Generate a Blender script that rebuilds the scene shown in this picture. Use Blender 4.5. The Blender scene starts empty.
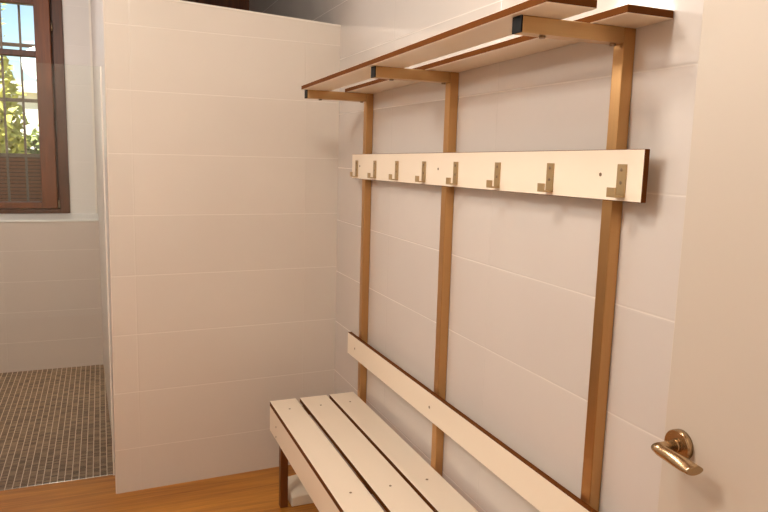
import bpy, bmesh, math, random
from mathutils import Vector, Matrix
random.seed(7)
S = bpy.context.scene
COL = S.collection

# ------------------------------------------------------------------ colours / materials
def lin(c): return tuple(((v/12.92) if v <= .04045 else ((v+.055)/1.055)**2.4) for v in [x/255 for x in c]) + (1,)

def new_mat(name):
    m = bpy.data.materials.new(name); m.use_nodes = True
    nt = m.node_tree; b = nt.nodes['Principled BSDF']
    return m, nt, b
def N(nt, t, **kw):
    n = nt.nodes.new(t)
    for k, v in kw.items(): setattr(n, k, v)
    return n
def math_(nt, op, a, b=None, c=None):
    n = N(nt, 'ShaderNodeMath', operation=op)
    for i, v in enumerate((a, b, c)):
        if v is None: continue
        if isinstance(v, (int, float)): n.inputs[i].default_value = v
        else: nt.links.new(v, n.inputs[i])
    return n.outputs[0]
def mixc(nt, f, a, b):
    n = N(nt, 'ShaderNodeMix', data_type='RGBA')
    for i, v in ((0, f), (6, a), (7, b)):
        if isinstance(v, (int, float, tuple)): n.inputs[i].default_value = v
        else: nt.links.new(v, n.inputs[i])
    return n.outputs[2]
def pos(nt):
    g = N(nt, 'ShaderNodeNewGeometry'); s = N(nt, 'ShaderNodeSeparateXYZ')
    nt.links.new(g.outputs['Position'], s.inputs[0]); return g.outputs['Position'], s.outputs

def plain(name, rgb, rough=.5, metal=0., noise=0., bump=0., scale=30, spec=.5):
    m, nt, b = new_mat(name)
    b.inputs['Roughness'].default_value = rough; b.inputs['Metallic'].default_value = metal
    b.inputs['Specular IOR Level'].default_value = spec
    c = lin(rgb)
    tc = N(nt, 'ShaderNodeTexCoord')
    nz = N(nt, 'ShaderNodeTexNoise'); nz.inputs['Scale'].default_value = scale; nz.inputs['Detail'].default_value = 3
    nt.links.new(tc.outputs['Object'], nz.inputs['Vector'])
    d = tuple(x*(1-noise) for x in c[:3]) + (1,)
    nt.links.new(mixc(nt, nz.outputs['Fac'], d, c), b.inputs['Base Color'])
    if bump:
        bp = N(nt, 'ShaderNodeBump'); bp.inputs['Strength'].default_value = bump; bp.inputs['Distance'].default_value = .002
        nt.links.new(nz.outputs['Fac'], bp.inputs['Height']); nt.links.new(bp.outputs[0], b.inputs['Normal'])
    return m

def brushed(name, rgb, rough, metal, axis=2):
    m, nt, b = new_mat(name)
    b.inputs['Roughness'].default_value = rough; b.inputs['Metallic'].default_value = metal
    p, s = pos(nt)
    mp = N(nt, 'ShaderNodeMapping'); sc = [260, 260, 260]; sc[axis] = 3; mp.inputs['Scale'].default_value = sc
    nt.links.new(p, mp.inputs['Vector'])
    nz = N(nt, 'ShaderNodeTexNoise'); nz.inputs['Scale'].default_value = 1; nz.inputs['Detail'].default_value = 3
    nt.links.new(mp.outputs[0], nz.inputs['Vector'])
    mp2 = N(nt, 'ShaderNodeMapping'); sc = [25, 25, 25]; sc[axis] = 3.5; mp2.inputs['Scale'].default_value = sc
    nt.links.new(p, mp2.inputs['Vector'])
    n2 = N(nt, 'ShaderNodeTexNoise'); n2.inputs['Scale'].default_value = 1; nt.links.new(mp2.outputs[0], n2.inputs['Vector'])
    c = lin(rgb); d = tuple(x*.80 for x in c[:3])+(1,)
    f = math_(nt, 'ADD', math_(nt, 'MULTIPLY', nz.outputs['Fac'], .5), math_(nt, 'MULTIPLY', n2.outputs['Fac'], .5))
    nt.links.new(mixc(nt, f, d, c), b.inputs['Base Color'])
    bp = N(nt, 'ShaderNodeBump'); bp.inputs['Strength'].default_value = .06; bp.inputs['Distance'].default_value = .001
    nt.links.new(nz.outputs['Fac'], bp.inputs['Height']); nt.links.new(bp.outputs[0], b.inputs['Normal'])
    return m

def tiles(name, axis, u0, L, z0, H, rgb, grout, rough=.12, grw=.0016, wave=.12, spec=.5):
    """large stacked wall tiles; axis 0/1 = the wall runs along x/y"""
    m, nt, b = new_mat(name)
    p, s = pos(nt)
    u = math_(nt, 'DIVIDE', math_(nt, 'SUBTRACT', s[axis], u0), L)
    v = math_(nt, 'DIVIDE', math_(nt, 'SUBTRACT', s[2], z0), H)
    du = math_(nt, 'MULTIPLY', math_(nt, 'ABSOLUTE', math_(nt, 'SUBTRACT', math_(nt, 'FRACT', math_(nt, 'ADD', u, .5)), .5)), L)
    dv = math_(nt, 'MULTIPLY', math_(nt, 'ABSOLUTE', math_(nt, 'SUBTRACT', math_(nt, 'FRACT', math_(nt, 'ADD', v, .5)), .5)), H)
    d = math_(nt, 'MINIMUM', math_(nt, 'MULTIPLY', du, 1.4), dv)
    mr = N(nt, 'ShaderNodeMapRange'); mr.inputs['From Min'].default_value = grw*.6; mr.inputs['From Max'].default_value = grw*1.6
    mr.inputs['To Min'].default_value = 1; mr.inputs['To Max'].default_value = 0
    nt.links.new(dv, mr.inputs['Value'])
    mv = N(nt, 'ShaderNodeMapRange'); mv.inputs['From Min'].default_value = grw*.5; mv.inputs['From Max'].default_value = grw*1.4
    mv.inputs['To Min'].default_value = .2; mv.inputs['To Max'].default_value = 0
    nt.links.new(du, mv.inputs['Value'])
    g = math_(nt, 'MAXIMUM', math_(nt, 'MULTIPLY', mr.outputs[0], .7), mv.outputs[0])
    # tone of each tile and faint clouding
    cb = N(nt, 'ShaderNodeCombineXYZ'); nt.links.new(math_(nt, 'FLOOR', u), cb.inputs[0]); nt.links.new(math_(nt, 'FLOOR', v), cb.inputs[1])
    wn = N(nt, 'ShaderNodeTexWhiteNoise', noise_dimensions='3D'); nt.links.new(cb.outputs[0], wn.inputs['Vector'])
    nz = N(nt, 'ShaderNodeTexNoise'); nz.inputs['Scale'].default_value = 4.5; nz.inputs['Detail'].default_value = 3
    nt.links.new(p, nz.inputs['Vector'])
    c = lin(rgb); c2 = tuple(x*.93 for x in c[:3])+(1,)
    f = math_(nt, 'ADD', math_(nt, 'MULTIPLY', wn.outputs['Value'], .45), math_(nt, 'MULTIPLY', nz.outputs['Fac'], .6))
    base = mixc(nt, f, c2, c)
    nt.links.new(mixc(nt, g, base, lin(grout)), b.inputs['Base Color'])
    nt.links.new(math_(nt, 'ADD', math_(nt, 'MULTIPLY', g, .45), rough), b.inputs['Roughness'])
    b.inputs['Specular IOR Level'].default_value = spec
    n2 = N(nt, 'ShaderNodeTexNoise'); n2.inputs['Scale'].default_value = 7; n2.inputs['Detail'].default_value = 1
    nt.links.new(p, n2.inputs['Vector'])
    mr2 = N(nt, 'ShaderNodeMapRange'); mr2.inputs['From Min'].default_value = 0; mr2.inputs['From Max'].default_value = grw*3
    nt.links.new(d, mr2.inputs['Value'])
    b1 = N(nt, 'ShaderNodeBump'); b1.inputs['Strength'].default_value = wave; b1.inputs['Distance'].default_value = .004
    nt.links.new(n2.outputs['Fac'], b1.inputs['Height'])
    b2 = N(nt, 'ShaderNodeBump'); b2.inputs['Strength'].default_value = .5; b2.inputs['Distance'].default_value = .001
    nt.links.new(mr2.outputs[0], b2.inputs['Height']); nt.links.new(b1.outputs[0], b2.inputs['Normal'])
    nt.links.new(b2.outputs[0], b.inputs['Normal'])
    return m

def wood(name, rgb, dark, axis, rough=.45, stretch=14, planks=None, fine=1.0):
    """grain along `axis`; planks = (across axis, width, length)"""
    m, nt, b = new_mat(name)
    p, s = pos(nt)
    vec = p; fac_plank = None; seam = None
    if planks:
        ac, w, ln = planks
        row = math_(nt, 'FLOOR', math_(nt, 'DIVIDE', s[ac], w))
        wr = N(nt, 'ShaderNodeTexWhiteNoise', noise_dimensions='1D'); nt.links.new(row, wr.inputs['W'])
        along = math_(nt, 'ADD', math_(nt, 'DIVIDE', s[axis], ln), wr.outputs['Value'])
        cb = N(nt, 'ShaderNodeCombineXYZ'); nt.links.new(row, cb.inputs[0]); nt.links.new(math_(nt, 'FLOOR', along), cb.inputs[1])
        wn = N(nt, 'ShaderNodeTexWhiteNoise', noise_dimensions='3D'); nt.links.new(cb.outputs[0], wn.inputs['Vector'])
        fac_plank = wn.outputs['Value']
        va = N(nt, 'ShaderNodeVectorMath', operation='MULTIPLY_ADD'); nt.links.new(wn.outputs['Color'], va.inputs[0])
        va.inputs[1].default_value = (5, 5, 5); nt.links.new(p, va.inputs[2]); vec = va.outputs[0]
        fr = math_(nt, 'FRACT', math_(nt, 'DIVIDE', s[ac], w)); e1 = math_(nt, 'MULTIPLY', math_(nt, 'MINIMUM', fr, math_(nt, 'SUBTRACT', 1, fr)), w)
        fl = math_(nt, 'FRACT', along); e2 = math_(nt, 'MULTIPLY', math_(nt, 'MINIMUM', fl, math_(nt, 'SUBTRACT', 1, fl)), ln)
        seam = math_(nt, 'LESS_THAN', math_(nt, 'MINIMUM', e1, e2), .0009)
    mp = N(nt, 'ShaderNodeMapping'); sc = [22*fine]*3; sc[axis] = 22*fine/stretch; mp.inputs['Scale'].default_value = sc
    nt.links.new(vec, mp.inputs['Vector'])
    n1 = N(nt, 'ShaderNodeTexNoise'); n1.inputs['Scale'].default_value = 1; n1.inputs['Detail'].default_value = 5; n1.inputs['Distortion'].default_value = .6
    nt.links.new(mp.outputs[0], n1.inputs['Vector'])
    mp2 = N(nt, 'ShaderNodeMapping'); sc = [130*fine]*3; sc[axis] = 5*fine; mp2.inputs['Scale'].default_value = sc
    nt.links.new(vec, mp2.inputs['Vector'])
    n2 = N(nt, 'ShaderNodeTexNoise'); n2.inputs['Scale'].default_value = 1; n2.inputs['Detail'].default_value = 2
    nt.links.new(mp2.outputs[0], n2.inputs['Vector'])
    cr = N(nt, 'ShaderNodeMapRange'); cr.inputs['From Min'].default_value = .32; cr.inputs['From Max'].default_value = .68
    nt.links.new(math_(nt, 'ADD', math_(nt, 'MULTIPLY', n1.outputs['Fac'], .65), math_(nt, 'MULTIPLY', n2.outputs['Fac'], .35)), cr.inputs['Value'])
    f = cr.outputs[0]
    if fac_plank: f = math_(nt, 'ADD', math_(nt, 'MULTIPLY', f, .7), math_(nt, 'MULTIPLY', fac_plank, .3))
    col = mixc(nt, f, lin(dark), lin(rgb))
    if seam: col = mixc(nt, math_(nt, 'MULTIPLY', seam, .55), col, tuple(x*.4 for x in lin(dark)[:3])+(1,))
    nt.links.new(col, b.inputs['Base Color']); b.inputs['Roughness'].default_value = rough
    bp = N(nt, 'ShaderNodeBump'); bp.inputs['Strength'].default_value = .12; bp.inputs['Distance'].default_value = .001
    nt.links.new(n2.outputs['Fac'], bp.inputs['Height']); nt.links.new(bp.outputs[0], b.inputs['Normal'])
    return m

def mosaic(name):
    m, nt, b = new_mat(name)
    p, s = pos(nt)
    W, D = .0292, .0146
    u = math_(nt, 'DIVIDE', s[0], W); v = math_(nt, 'DIVIDE', s[1], D)
    fu = math_(nt, 'FRACT', u); fv = math_(nt, 'FRACT', v)
    eu = math_(nt, 'MULTIPLY', math_(nt, 'MINIMUM', fu, math_(nt, 'SUBTRACT', 1, fu)), W)
    ev = math_(nt, 'MULTIPLY', math_(nt, 'MINIMUM', fv, math_(nt, 'SUBTRACT', 1, fv)), D)
    gu = math_(nt, 'LESS_THAN', eu, .0017); gv = math_(nt, 'MULTIPLY', math_(nt, 'LESS_THAN', ev, .0008), .35)
    cb = N(nt, 'ShaderNodeCombineXYZ'); nt.links.new(math_(nt, 'FLOOR', u), cb.inputs[0]); nt.links.new(math_(nt, 'FLOOR', v), cb.inputs[1])
    wn = N(nt, 'ShaderNodeTexWhiteNoise', noise_dimensions='3D'); nt.links.new(cb.outputs[0], wn.inputs['Vector'])
    n1 = N(nt, 'ShaderNodeTexNoise'); n1.inputs['Scale'].default_value = 5; nt.links.new(p, n1.inputs['Vector'])
    cr = N(nt, 'ShaderNodeValToRGB'); e = cr.color_ramp.elements
    e[0].position = 0; e[0].color = lin(MOS[0]); e[1].position = 1; e[1].color = lin(MOS[2])
    k = cr.color_ramp.elements.new(.5); k.color = lin(MOS[1])
    nt.links.new(math_(nt, 'ADD', math_(nt, 'MULTIPLY', wn.outputs['Value'], .75), math_(nt, 'SUBTRACT', math_(nt, 'MULTIPLY', n1.outputs['Fac'], .5), .12)), cr.inputs[0])
    col = mixc(nt, math_(nt, 'MAXIMUM', gu, gv), cr.outputs[0], lin(MOS[3]))
    nt.links.new(col, b.inputs['Base Color']); b.inputs['Roughness'].default_value = .4
    return m

TILE = (226, 214, 205); MOS = [(70, 52, 36), (124, 98, 74), (160, 134, 106), (236, 218, 192)]
M = {}
M['tile_part'] = tiles('partition tile', 0, -.8855, .728, .1945, .25, (221, 211, 200), (228, 219, 209))
M['tile_right'] = tiles('right wall tile', 1, -1.3497, .736, .204, .2400, (215, 207, 201), (226, 219, 212), rough=.06, wave=.05)
M['tile_back'] = tiles('shower wall tile', 0, -1.60, .66, .195, .2005, (216, 202, 194), (226, 214, 206))
M['tile_upper'] = tiles('upper shower tile', 0, -1.60, .66, .12, .25, (226, 220, 216), (232, 226, 222), rough=.4)
M['tile_side'] = tiles('shower side tile', 1, .6, .66, .195, .25, (226, 216, 208), (232, 224, 216), rough=.35)
M['trim'] = plain('white trim', (232, 224, 214), .35)
M['trim_tile'] = plain('tile edge strip', (226, 214, 202), .35)
M['ceiling'] = wood('timber ceiling', (150, 104, 66), (104, 66, 38), 0, .6, 12, (1, .14, 3.0))
M['plaster'] = plain('plain plaster', (222, 210, 196), .9)
M['white_sill'] = plain('white sill', (238, 236, 234), .3)
M['laminate'] = plain('cream laminate', (246, 232, 212), .38, noise=.03, scale=6)
M['edge'] = plain('brown laminate core', (108, 60, 18), .7, noise=.25, scale=40, spec=.1)
M['post'] = brushed('brushed bronze tube', (206, 160, 106), .30, .88, 2)
M['arm'] = brushed('brushed bronze arm', (210, 170, 118), .34, .8, 0)
M['leg'] = brushed('dark bronze leg', (140, 98, 64), .36, .8, 2)
M['black'] = plain('black plastic', (14, 13, 12), .6, spec=.2)
M['hook'] = brushed('satin nickel', (190, 162, 118), .36, .6, 2)
M['screw'] = plain('steel screw', (150, 128, 104), .35, .9)
M['floor'] = wood('oak laminate floor', (222, 156, 62), (146, 86, 24), 0, .3, 14, (1, .192, 1.28))
M['mosaic'] = mosaic('brown stone mosaic')
M['door'] = plain('cream door paint', (200, 189, 176), .42, noise=.02, scale=3)
M['handle'] = plain('brushed bronze nickel', (186, 158, 122), .24, .95, noise=.08, scale=20)
M['frame'] = wood('window timber', (124, 62, 14), (78, 36, 5), 2, .42, 10)
M['frame_dark'] = wood('dark window timber', (96, 46, 12), (58, 26, 5), 2, .42, 10)
M['iron'] = plain('grille iron', (128, 108, 96), .5, .3)
M['slat'] = plain('dark timber slats', (150, 92, 62), .7, noise=.3)
M['bag'] = plain('white foam', (236, 226, 208), .6, noise=.06, bump=.3, scale=12)
M['earth'] = plain('garden earth', (150, 140, 96), .95, noise=.3, scale=3)
M['leaf_y'] = plain('sunlit leaf', (222, 214, 110), .6, noise=.45, scale=.9)
M['leaf_g'] = plain('green leaf', (150, 160, 90), .6, noise=.4, scale=.9)
M['bark'] = plain('bark', (110, 90, 70), .9, noise=.4)
M['house'] = plain('pale render', (232, 226, 220), .9, noise=.05)
# glass
def glass(name, tint, rough=.01):
    m, nt, b = new_mat(name)
    b.inputs['Base Color'].default_value = lin(tint); b.inputs['Roughness'].default_value = rough
    nt.nodes.remove(b)
    out = nt.nodes['Material Output']
    t = N(nt, 'ShaderNodeBsdfTransparent'); t.inputs[0].default_value = lin(tint)
    g = N(nt, 'ShaderNodeBsdfGlossy'); g.inputs['Roughness'].default_value = rough
    f = N(nt, 'ShaderNodeFresnel'); f.inputs[0].default_value = 1.45
    mx = N(nt, 'ShaderNodeMixShader'); nt.links.new(f.outputs[0], mx.inputs[0]); nt.links.new(t.outputs[0], mx.inputs[1]); nt.links.new(g.outputs[0], mx.inputs[2])
    nt.links.new(mx.outputs[0], out.inputs['Surface'])
    return m
M['glass'] = glass('shower glass', (252, 254, 252))
M['pane'] = glass('window glass', (250, 252, 250))

# ------------------------------------------------------------------ mesh helper
class MB:
    def __init__(s): s.bm = bmesh.new(); s.mats = []
    def mi(s, m):
        if m not in s.mats: s.mats.append(m)
        return s.mats.index(m)
    def hexa(s, c, m, edge=None, thin=None):
        """c: 8 corners, index = 4*x + 2*y + z; thin: axis whose two faces take m, the rest edge"""
        v = [s.bm.verts.new(p) for p in c]
        F = {0: ((0, 1, 3, 2), (4, 6, 7, 5)), 1: ((0, 4, 5, 1), (2, 3, 7, 6)), 2: ((0, 2, 6, 4), (1, 5, 7, 3))}
        for ax, fs in F.items():
            for f in fs:
                fc = s.bm.faces.new([v[i] for i in f]); fc.material_index = s.mi(m if (edge is None or ax == thin) else edge)
    def box(s, x0, x1, y0, y1, z0, z1, m, edge=None, thin=None):
        s.hexa([(x, y, z) for x in (x0, x1) for y in (y0, y1) for z in (z0, z1)], m, edge, thin)
    def cyl(s, a, b, r0, r1, m, n=24, smooth=True):
        a, b = Vector(a), Vector(b); d = (b-a).normalized()
        u = d.orthogonal().normalized(); w = d.cross(u)
        i = s.mi(m)
        A = [s.bm.verts.new(a+(u*math.cos(t)+w*math.sin(t))*r0) for t in [2*math.pi*k/n for k in range(n)]]
        B = [s.bm.verts.new(b+(u*math.cos(t)+w*math.sin(t))*r1) for t in [2*math.pi*k/n for k in range(n)]]
        for k in range(n):
            f = s.bm.faces.new((A[k], A[(k+1) % n], B[(k+1) % n], B[k])); f.smooth = smooth; f.material_index = i
        s.bm.faces.new(A[::-1]).material_index = i; s.bm.faces.new(B).material_index = i
    def loft(s, rings, m, smooth=True):
        i = s.mi(m); R = [[s.bm.verts.new(p) for p in r] for r in rings]; n = len(R[0])
        for a, b in zip(R, R[1:]):
            for k in range(n):
                f = s.bm.faces.new((a[k], a[(k+1) % n], b[(k+1) % n], b[k])); f.smooth = smooth; f.material_index = i
        s.bm.faces.new(R[0][::-1]).material_index = i; s.bm.faces.new(R[-1]).material_index = i
    def build(s, name, parent=None, bevel=0, seg=2):
        bmesh.ops.recalc_face_normals(s.bm, faces=s.bm.faces)
        me = bpy.data.meshes.new(name); s.bm.to_mesh(me); s.bm.free()
        for m in s.mats: me.materials.append(m)
        o = bpy.data.objects.new(name, me); COL.objects.link(o)
        if parent:
            o.parent = parent
            w = parent.location if parent.parent is None else Vector((0, 0, 0))
            if parent.parent is None: me.transform(Matrix.Translation(-Vector(w)))
            else:
                r = parent
                while r.parent: r = r.parent
                me.transform(Matrix.Translation(-r.location))
        if bevel:
            b = o.modifiers.new('bevel', 'BEVEL'); b.width = bevel; b.segments = seg; b.limit_method = 'ANGLE'; b.harden_normals = False
        return o
def empty(name, loc, label, cat, group=None):
    o = bpy.data.objects.new(name, None); COL.objects.link(o); o.location = loc; o.empty_display_size = .1
    o['label'] = label; o['category'] = cat
    if group: o['group'] = group
    return o
def tag(o, label, cat, group=None, kind=None):
    o['label'] = label; o['category'] = cat
    if group: o['group'] = group
    if kind: o['kind'] = kind
    return o
def struct(o, label=None, cat=None):
    o['kind'] = 'structure'
    if label: o['label'] = label
    if cat: o['category'] = cat
    return o
def bx(name, x0, x1, y0, y1, z0, z1, m, parent=None, bevel=0):
    b = MB(); b.box(x0, x1, y0, y1, z0, z1, m); return b.build(name, parent, bevel)

# ------------------------------------------------------------------ the setting
CZ = 2.62                      # ceiling
XL, YN = -2.70, -3.12          # left wall, near wall
YB, YU = 1.89, 2.05            # shower back wall below the ledge, and above it
b = MB(); b.box(XL-.1, .12, YN-.1, .152, -.08, 0, M['floor']); 
struct(b.build('floor'), 'honey oak laminate floor boards of the changing area', 'floor')
b = MB(); b.box(XL-.1, .12, .152, 2.3, -.08, 0, M['mosaic'])
struct(b.build('floor_shower'), 'brown stone mosaic floor of the shower', 'floor')
struct(bx('ceiling', XL-.1, .12, YN-.1, 2.35, CZ, CZ+.1, M['ceiling']), 'dark timber board ceiling', 'ceiling')
struct(bx('wall_right', 0, .12, YN-.1, 2.35, 0, CZ, M['tile_right']), 'glossy white tiled wall behind the bench', 'wall')
struct(bx('wall_left', XL-.1, XL, YN, 2.35, 0, CZ, M['tile_right']), 'tiled wall on the left of the room', 'wall')
struct(bx('wall_near', XL, 0, YN-.1, YN, 0, CZ, M['plaster']), 'plain wall behind the viewpoint', 'wall')
# shower back wall: thick lower part with a ledge, thinner upper part holding the window
struct(bx('wall_back', XL, 0, YB, 2.35, 0, .985, M['tile_back']), 'lower tiled back wall of the shower under the window ledge', 'wall')
b = MB()   # sloping white sill
b.hexa([(x, y, z) for x in (XL, -1.0) for y, zz in ((YB-.006, (.983, .996)), (YU+.01, (.983, 1.024))) for z in zz], M['white_sill'])
struct(b.build('trim_1', None, .003), 'white window sill ledge above the shower tiles', 'sill')
WX0, WX1, WZ0, WZ1 = -2.16, -1.203, 1.024, 2.60   # window opening
b = MB()
b.box(XL, WX0, YU, 2.35, .985, CZ, M['tile_upper']); b.box(WX1, 0, YU, 2.35, .985, CZ, M['tile_upper'])
b.box(WX0, WX1, YU, 2.35, .985, WZ0, M['tile_upper']); b.box(WX0, WX1, YU, 2.35, WZ1, CZ, M['tile_upper'])
struct(b.build('wall_back_upper'), 'white tiled upper back wall around the window', 'wall')
# half height partition and the side wall behind it
PT0, PT1, PB, YL = 2.028, 2.066, .158, -.038     # top heights, back face, front at the free end
def prism(x0, x1, ya, yb, z0a, z1a, z0b, z1b, m, back=None):
    back = PB if back is None else back
    b = MB(); dx = .011 if x0 < -.98 else 0; d1 = .011 if x1 < -.98 else 0
    b.hexa([(x0, ya, z0a), (x0+dx, ya, z1a), (x0, back, z0a), (x0+dx, back, z1a), (x1, yb, z0b), (x1+d1, yb, z1b), (x1, back, z0b), (x1+d1, back, z1b)], m); return b
struct(prism(-.985, 0, YL, 0, 0, PT1, 0, PT0, M['tile_part']).build('wall_partition'), 'white tiled partition wall between bench and shower', 'wall')
b = MB()
SH = CZ  # raised to the ceiling to block shower light above the partition
b.hexa([(-.984, PB, 0), (-.978, PB, SH), (-1.033, YU, 0), (-1.033, YU, SH), (-.90, PB, 0), (-.90, PB, SH), (-.94, YU, 0), (-.94, YU, SH)], M['tile_side'])
struct(b.build('wall_side'), 'tiled side wall of the shower behind the partition', 'wall')
struct(prism(-.989, -.9848, YL-.001, YL-.001, 0, PT1+.004, 0, PT1+.004, M['trim_tile'], PB+.002).build('trim_2', None, .002), 'white corner strip on the free edge of the partition', 'trim')
struct(prism(-.974, 0, YL-.003, -.003, PT1-.002, PT1+.005, PT0-.002, PT0+.005, M['trim'], PB+.003).build('trim_3'), 'pale capping strip along the top of the partition', 'trim')
struct(bx('trim_5', -.935, -.002, YU-.03, YU, 2.25, CZ-.001, M['frame']), 'brown timber beam added to darken the back wall beyond the partition', 'beam')  # beam added to darken and warm the space above the partition
struct(bx('trim_4', -1.046, -1.0335, YU-.006, YU+.004, 1.024, CZ, M['trim']), 'white sealed corner joint beside the window wall', 'trim')

# window: outer frame, right-hand sash, muntins, panes, iron grille outside
w = empty('window_1', (WX1, YU, WZ0), 'brown timber window above the shower ledge', 'window'); w['kind'] = 'structure'
FY0, FY1 = YU-.012, YU+.07
GX = -1.370                                    # right edge of the glass
b = MB(); b.box(-1.264, WX1, FY0, FY1, WZ0, WZ1, M['frame_dark']); b.box(-1.300, -1.264, FY1-.012, FY1, WZ0, WZ1, M['frame_dark']); b.box(WX0, WX0+.06, FY0, FY1, WZ0, WZ1, M['frame_dark'])
b.box(WX0+.06, -1.262, FY0, FY1, WZ0, WZ0+.03, M['frame_dark']); b.box(WX0+.06, -1.262, FY0, FY1, WZ1-.04, WZ1, M['frame_dark'])
f = b.build('window_frame', w, .004)
b = MB()
b.box(GX, -1.277, FY0-.012, FY1-.01, WZ0+.034, WZ1-.044, M['frame'])         # stile
b.box(WX0+.064, WX0+.15, FY0-.012, FY1-.01, WZ0+.034, WZ1-.044, M['frame'])
b.box(WX0+.15, GX, FY0-.012, FY1-.01, WZ0+.034, WZ0+.075, M['frame']); b.box(WX0+.15, GX, FY0-.012, FY1-.01, WZ1-.075, WZ1-.044, M['frame'])
sash = b.build('sash', w, .005)
b = MB(); b.box(WX0+.15, GX, FY0+.006, FY1-.02, 2.030, 2.068, M['frame_dark']); b.box(WX0+.15, GX, FY0+.006, FY1-.02, 2.352, 2.385, M['frame_dark'])
b.build('glazing_bar', w, .004)
b = MB(); b.box(WX0+.15, GX, YU+.030, YU+.034, WZ0+.075, WZ1-.075, M['pane']); b.build('pane', w)
b = MB(); b.cyl((-1.268, FY0-.006, 1.06), (-1.268, FY0-.006, 1.11), .006, .006, M['screw'], 10); b.cyl((-1.268, FY0-.006, 2.2), (-1.268, FY0-.006, 2.25), .006, .006, M['screw'], 10)
b.build('hinge', w)
YG = 2.24
g = empty('window_grille', (-1.6, YG, .95), 'grey iron bar grille outside the timber window', 'grille')
for x in (-1.47, -1.582, -1.694, -1.806, -1.918, -2.03):
    bx('upright_bar', x-.007, x+.007, YG-.007, YG+.007, .96, 2.58, M['iron'], g)
for z in (1.765, 2.122, 1.40):
    bx('cross_bar', -2.15, -1.21, YG+.007, YG+.013, z-.012, z+.012, M['iron'], g)

# ------------------------------------------------------------------ outdoors
struct(bx('ground', -14, 12, 2.36, 26, -.1, -.001, M['earth']), 'garden ground outside the window', 'ground')
sc = empty('slat_screen', (-2, 2.9, 0), 'dark horizontal slat screen standing outside the lower window', 'screen')
b = MB(); z = .06
while z < 1.40: b.box(-3.6, -1.0, 2.90, 2.912, z, z+.021, M['slat']); z += .028
b.box(-3.6, -1.0, 2.9121, 2.918, .05, 1.40, M['frame_dark'])
b.build('slat_panel', sc)
for x in (-3.5, -2.3, -1.1): bx('screen_post', x-.03, x+.03, 2.92, 2.97, 0, 1.40, M['slat'], sc)
def shrub(name, label, cat, c, r, n, mat, size, seed, trunk=None):
    rnd = random.Random(seed); e = empty(name, (c[0], c[1], 0), label, cat)
    b = MB()
    for _ in range(n):
        d = Vector((rnd.gauss(0, 1), rnd.gauss(0, 1), rnd.gauss(0, 1))).normalized() * rnd.uniform(.45, 1)
        q = Vector((c[0]+d.x*r[0], c[1]+d.y*r[1], c[2]+d.z*r[2]))
        if q.z < .03: q.z = .03+rnd.random()*.3
        u = Vector((rnd.gauss(0, 1), rnd.gauss(0, 1), rnd.gauss(0, 1))).normalized(); v = u.orthogonal().normalized()
        s = size*rnd.uniform(.6, 1.3); wv = u.cross(v)*s*.12
        vs = [b.bm.verts.new(p) for p in (q-u*s, q+v*s*.45+wv, q+u*s, q-v*s*.45+wv)]
        f = b.bm.faces.new(vs); f.material_index = b.mi(mat)
    b.build('foliage', e)
    b = MB(); b.cyl((c[0], c[1], -.02), (c[0], c[1], c[2]+r[2]*.5), trunk or .06, (trunk or .06)*.4, M['bark'], 10)
    rn = random.Random(seed+1)
    for k in range(14):
        z = c[2]+r[2]*rn.uniform(-.5, .5); d = Vector((rn.gauss(0, 1)*r[0], rn.gauss(0, 1)*r[1], abs(rn.gauss(0, .5))*r[2]))
        d *= .75/max(1e-3, math.sqrt((d.x/r[0])**2+(d.y/r[1])**2+(d.z/r[2])**2))
        b.cyl((c[0], c[1], z), (c[0]+d.x, c[1]+d.y, min(z+d.z, c[2]+r[2])), .018, .006, M['bark'], 6)
    b.build('stem', e)
shrub('shrub', 'bright yellow green shrub outside at the left of the window', 'shrub', (-2.22, 6.3, 1.5), (.42, .6, 1.25), 1500, M['leaf_y'], .085, 3)
shrub('shrub', 'low pale green shrub seen behind the window grille at right', 'shrub', (-1.75, 7.4, .9), (.42, .5, .85), 900, M['leaf_g'], .085, 5)
shrub('sparse_tree', 'thin sparse tree with bare twigs against the sky', 'tree', (-2.5, 7.6, 3.3), (.42, .6, 1.0), 200, M['leaf_g'], .06, 9, .04)
h = empty('house', (-3, 14, 0), 'pale rendered house far behind the garden shrubs', 'house')
bx('wall', -8, 2, 14, 18, 0, 2.6, M['house'], h)
b = MB(); b.hexa([(-8.3, 13.7, 2.6), (-8.3, 13.7, 2.65), (-8.3, 18.3, 2.6), (-8.3, 18.3, 3.2), (2.3, 13.7, 2.6), (2.3, 13.7, 2.65), (2.3, 18.3, 2.6), (2.3, 18.3, 3.2)], M['house']); b.build('roof', h)

# ------------------------------------------------------------------ shower glass
gs = empty('shower_screen', (-1.5, .154, 0), 'clear glass shower screen beside the free end of the tiled partition', 'shower screen')
bx('glass_panel', -2.0, -.996, .151, .157, .002, 1.797, M['glass'], gs)
bx('wall_channel', -.9965, -.9905, .146, .162, 0, 1.797, M['trim'], gs)

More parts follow.
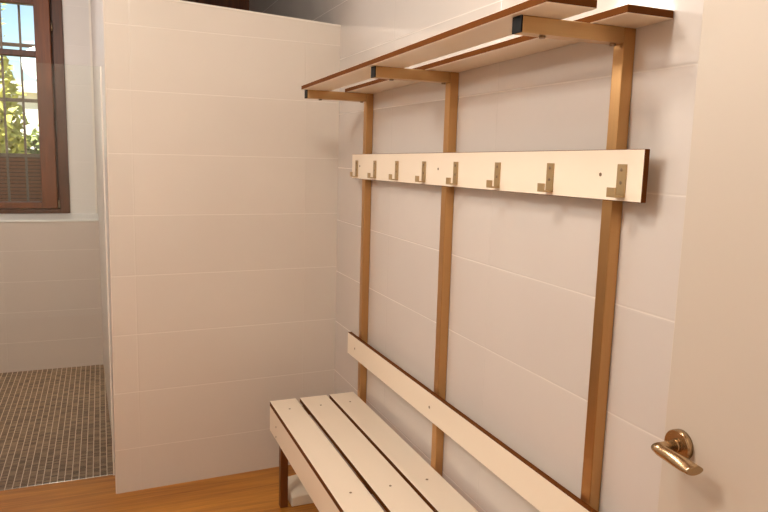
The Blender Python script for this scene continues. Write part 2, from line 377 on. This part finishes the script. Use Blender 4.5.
# ------------------------------------------------------------------ bench with coat rack
Y = [(-.4271), (-1.1278), (-1.8686)]       # near faces of the posts
PW, PD = .0312, .0300
TH = .013
TS = .018
YE = -1.966                                 # near ends of the boards
def sz(y): t = (y+.3994)/(-1.967+.3994); return 1.7034+t*(1.7326-1.7034)
bench = empty('changing_bench', (-.2, -1.17, 0), 'changing room bench with cream slats, bronze posts, hook rail and overhead shelf', 'bench')
def board(name, x0, x1, y0, y1, z00, z01, z10, z11, thin, parent=bench):
    """z00/z01 bottom and top at y0, z10/z11 at y1"""
    b = MB(); b.hexa([(x0, y0, z00), (x0, y0, z01), (x0, y1, z10), (x0, y1, z11), (x1, y0, z00), (x1, y0, z01), (x1, y1, z10), (x1, y1, z11)], M['laminate'], M['edge'], thin)
    return b.build(name, parent, .0012, 1)
for i, y in enumerate(Y):
    b = MB(); b.hexa([(-PD, y, 0), (-PD, y, sz(y)), (-PD, y+PW, 0), (-PD, y+PW, sz(y+PW)), (-.001, y, 0), (-.001, y, sz(y)), (-.001, y+PW, 0), (-.001, y+PW, sz(y+PW))], M['post'])
    b.build('post', bench, .002)
    b = MB(); a0, a1 = -.2700, -PD-.0006
    b.hexa([(a0, y, sz(y)-.0312), (a0, y, sz(y)), (a0, y+PW, sz(y+PW)-.0312), (a0, y+PW, sz(y+PW)), (a1, y, sz(y)-.0312), (a1, y, sz(y)), (a1, y+PW, sz(y+PW)-.0312), (a1, y+PW, sz(y+PW))], M['arm'])
    arm = b.build('shelf_arm', bench, .002)
    bx('end_cap', a0-.004, a0-.0002, y, y+PW, sz(y)-.0312, sz(y), M['black'], arm, .001)['label'] = 'black plastic end cap'
    for x in (-.215, -.045):
        b = MB(); b.cyl((x, y+PW/2, sz(y)-.031), (x, y+PW/2, sz(y)-.036), .007, .006, M['screw'], 12); b.build('bolt', arm)
    # seat frame
    b = MB(); b.box(-.382, -PD-.0006, y, y+PW,   .458-TS-.032,   .458-TS-.0005, M['leg']); b.build('seat_support', bench, .002)
    ly = y+.037 if i == 0 else y
    b = MB(); b.box(-.3580, -.3265, ly, ly+PW, 0, .4125, M['leg']); b.build('leg', bench, .002)
# overhead shelf boards
for x0, x1 in ((-.2875, -.1803), (-.1120, -.002)):
    y0, y1 = YE, -.3994
    board('shelf_board', x0, x1, y0, y1, sz(y0)+.0003, sz(y0)+.0165, sz(y1)+.0003, sz(y1)+.0165, 2)
# hook rail
RX = -PD-.0005
HY0, HY1 = -1.9654, -.3097
def hz(y, top): t = (y-HY1)/(HY0-HY1); return (1.4663+t*(1.4903-1.4663)) if top else (1.367+t*(1.3863-1.367))
rail = board('hook_rail', RX-TH, RX, HY0, HY1, hz(HY0, 0), hz(HY0, 1), hz(HY1, 0), hz(HY1, 1), 0)
XF = RX-TH
def hook_mesh():
    b = MB(); m = M['hook']; w2 = .0130; t = .003; o = .026
    b.box(-t, 0, -w2, w2, -.033, .033, m)                    # plate
    b.box(-o, -t, -w2, w2, -.033, -.033+t, m)                # arm
    b.box(-o, -o+t, -w2, w2, -.033+t, -.0135, m)             # lip
    for z in (.022, -.004): b.cyl((-t, 0, z), (-t-.0012, 0, z), .0042, .0034, M['screw'], 12)
    return b
proto = None
for y in (-.3700, -.5690, -.7781, -.9980, -1.2124, -1.4423, -1.6712, -1.9079):
    if proto is None: proto = hook_mesh().build('coat_hook', None, .0006, 1); o = proto
    else: o = proto.copy(); COL.objects.link(o)
    o.parent = rail; o.location = Vector((XF, y, hz(y, 0)+.0412)) - bench.location
    o['label'] = 'satin metal coat hook'
def screw(parent, p, n, r=.005):
    b = MB(); p = Vector(p); b.cyl(p-Vector(n)*.0004, p+Vector(n)*.0012, r, r*.8, M['screw'], 14); return b.build('screw', parent)
for y, z in ((-.4027, 1.4201), (-1.0967, 1.4277), (-1.8429, 1.4372)): screw(rail, (XF, y, z), (-1, 0, 0), .0042)
# backrest
br = board('backrest_board', XF-.004, RX, YE, -.309, .6193, .7116, .6193, .7116, 0)
for y in (-.400, -1.106, -1.853): screw(br, (XF-.004, y, .663), (-1, 0, 0))
# seat
for x0, x1 in ((-.3958, -.2867), (-.2699, -.1535), (-.1406, -PD-.002)):
    s = board('seat_slat', x0, x1, YE, -.3536, .458-TS, .458, .458-TS, .458, 2)
    for y in (-.463, -1.185, -1.86): screw(s, ((x0+x1)/2, y, .458), (0, 0, 1), .0045)
fr = board('front_board', -.3958, -.3958+TH, YE, -.3536, .3333,   .458-TS-.0004, .3333,   .458-TS-.0004, 0)
for y in (-.4625, -1.185, -1.86):
    for z in (.389, .348): screw(fr, (-.3958, y, z), (-1, 0, 0), .0042)

# low white pad on the floor under the bench
b = MB(); n = 9; rings = []
def pad(u, v):
    z = .058 + .006*math.sin(u*7+1)*math.sin(v*6) - .008*(abs(u-.5)*2)**4 - .012*(abs(v-.5)*2)**6
    return (-.312+.205*u, -.395+.19*v, z)
top = [[b.bm.verts.new(pad(i/n, j/n)) for j in range(n+1)] for i in range(n+1)]
bot = [[b.bm.verts.new((pad(i/n, j/n)[0]*1+.0, pad(i/n, j/n)[1], 0)) for j in range(n+1)] for i in range(n+1)]
for i in range(n):
    for j in range(n):
        q = b.bm.faces.new((top[i][j], top[i+1][j], top[i+1][j+1], top[i][j+1])); q.smooth = True; q.material_index = b.mi(M['bag'])
        b.bm.faces.new((bot[i][j], bot[i][j+1], bot[i+1][j+1], bot[i+1][j]))
for k in range(n):
    for A in (lambda G: (G[k][0], G[k+1][0]), lambda G: (G[k][n], G[k+1][n]), lambda G: (G[0][k], G[0][k+1]), lambda G: (G[n][k], G[n][k+1])):
        t, o_ = A(top), A(bot); b.bm.faces.new((t[0], t[1], o_[1], o_[0]))
tag(b.build('floor_pad', None, .004), 'low white block lying on the floor under the far end of the bench', 'block')

# ------------------------------------------------------------------ door standing open against the right wall
DX = -.120
d = empty('door_1', (DX+.02, -3.0, 0), 'cream door leaf standing open at the right edge', 'door'); d['kind'] = 'structure'
bx('door_leaf', DX, DX+.04, -3.0, -2.146, .008, 2.04, M['door'], d, .002)
RY, RZ = -2.1850, .9975
b = MB(); b.cyl((DX, RY, RZ), (DX-.011, RY, RZ), .0262, .0262, M['handle'], 40); b.cyl((DX-.011, RY, RZ), (DX-.0122, RY, RZ), .0262, .025, M['handle'], 40)
rose = b.build('rose', d)
b = MB(); b.cyl((DX-.0122, RY, RZ), (DX-.018, RY, RZ), .0112, .0112, M['handle'], 28)
R0 = .0100
ring = lambda f: [f(2*math.pi*q/24) for q in range(24)]
rings = [ring(lambda a: (DX-.018, RY+R0*math.cos(a), RZ+R0*math.sin(a))),
         ring(lambda a: (DX-.046-R0*math.cos(a), RY+R0*math.cos(a), RZ+R0*math.sin(a)))]   # neck with a mitred corner
for k in range(1, 15):                   # grip towards the hinge side: flattens and twists
    t = k/14
    cx, cy, cz = DX-.046+.004*t*t, RY-.070*t, RZ-.0025-.0065*t
    tw = 1.35*t; ra = R0+.0030*t; rb = R0-.0032*t
    def pt(a, t=t, cx=cx, cy=cy, cz=cz, tw=tw, ra=ra, rb=rb):
        px, pz = -rb*math.cos(a), ra*math.sin(a)
        X = px*math.cos(tw)+pz*math.sin(tw); Z = -px*math.sin(tw)+pz*math.cos(tw)
        return (cx+X, cy+(1-t)*R0*math.cos(a)*max(0, 1-3*t)-t*t*X*.3, cz+Z)
    rings.append(ring(pt))
b.loft(rings, M['handle'])
lev = b.build('lever', d)
e = MB(); e.cyl((DX+.04, RY, RZ), (DX+.049, RY, RZ), .026, .025, M['handle'], 32); e.cyl((DX+.049, RY, RZ), (DX+.085, RY, RZ), .0098, .0098, M['handle'], 20); e.cyl((DX+.085, RY+.009, RZ), (DX+.085, RY-.1, RZ), .009, .007, M['handle'], 16)
e.build('back_lever', d)

# ------------------------------------------------------------------ main lamp, added fill lamps and daylight
LX, LY, LZ = -1.02, -1.98, 2.52
cl = empty('main_or_fill_light', (LX, LY, CZ), 'round ceiling light fixture above the bench area', 'lamp')
b = MB(); b.cyl((LX, LY, CZ-.0005), (LX, LY, CZ-.03), .10, .10, M['trim'], 40); b.build('base', cl)
def lamp(x, y, z, size, watt, col, name='main_or_fill_lamp'):
    L = bpy.data.lights.new(name, 'POINT'); L.shadow_soft_size = size; L.energy = watt; L.color = col
    o = bpy.data.objects.new(name, L); COL.objects.link(o); o.location = (x, y, z)
WARM = (1, .962, .865)
lamp(LX, LY, LZ-.03, .12, 26, WARM)
for (x, y, w, lab) in ((-1.60, -1.55, 42, 'added fill light on the ceiling over the open floor left of the bench'), (-2.25, .6, 27, 'added fill light on the ceiling over the shower floor')):  # unseen fill lamps, added to brighten the room and the shower
    c2 = empty('main_or_fill_light', (x, y, CZ), lab, 'lamp')
    b = MB(); b.cyl((x, y, CZ-.0005), (x, y, CZ-.03), .19, .19, M['trim'], 40); b.build('base', c2)
    lamp(x, y, CZ-.24, .18, w, WARM if y < 0 else (1, .97, .93))

su = bpy.data.lights.new('sun', 'SUN'); su.energy = 14.0; su.angle = .01; su.color = (1, .95, .85)
so = bpy.data.objects.new('sun', su); COL.objects.link(so); so.rotation_euler = (math.radians(48), 0, math.radians(-38))

wd = bpy.data.worlds.new('World'); S.world = wd; wd.use_nodes = True; nt = wd.node_tree
bg = nt.nodes['Background']; sky = nt.nodes.new('ShaderNodeTexSky'); sky.sky_type = 'NISHITA'; sky.sun_disc = False
sky.sun_elevation = math.radians(42); sky.sun_rotation = math.radians(200); sky.dust_density = .6
nt.links.new(sky.outputs[0], bg.inputs['Color']); bg.inputs['Strength'].default_value = .16

# ------------------------------------------------------------------ camera
ya, pi_, ro, F = .3945, -.146, .0272, 682.4854
f = Vector((math.sin(ya)*math.cos(pi_), math.cos(ya)*math.cos(pi_), math.sin(pi_)))
r = Vector((math.cos(ya), -math.sin(ya), 0)); u = r.cross(f)
r2 = r*math.cos(ro)+u*math.sin(ro); u2 = -r*math.sin(ro)+u*math.cos(ro)
cam = bpy.data.cameras.new('camera'); co = bpy.data.objects.new('camera', cam); COL.objects.link(co)
cam.sensor_fit = 'HORIZONTAL'; cam.sensor_width = 36; cam.lens = F/768*36; cam.clip_start = .02
co.matrix_world = Matrix(((r2.x, u2.x, -f.x, -1.0076), (r2.y, u2.y, -f.y, -2.9962), (r2.z, u2.z, -f.z, 1.464), (0, 0, 0, 1)))
S.camera = co
vs = S.view_settings; S.display_settings.display_device = 'sRGB'
vs.view_transform = 'Standard'; vs.look = 'None'; vs.gamma = 1; vs.use_curve_mapping = False; vs.exposure = .33
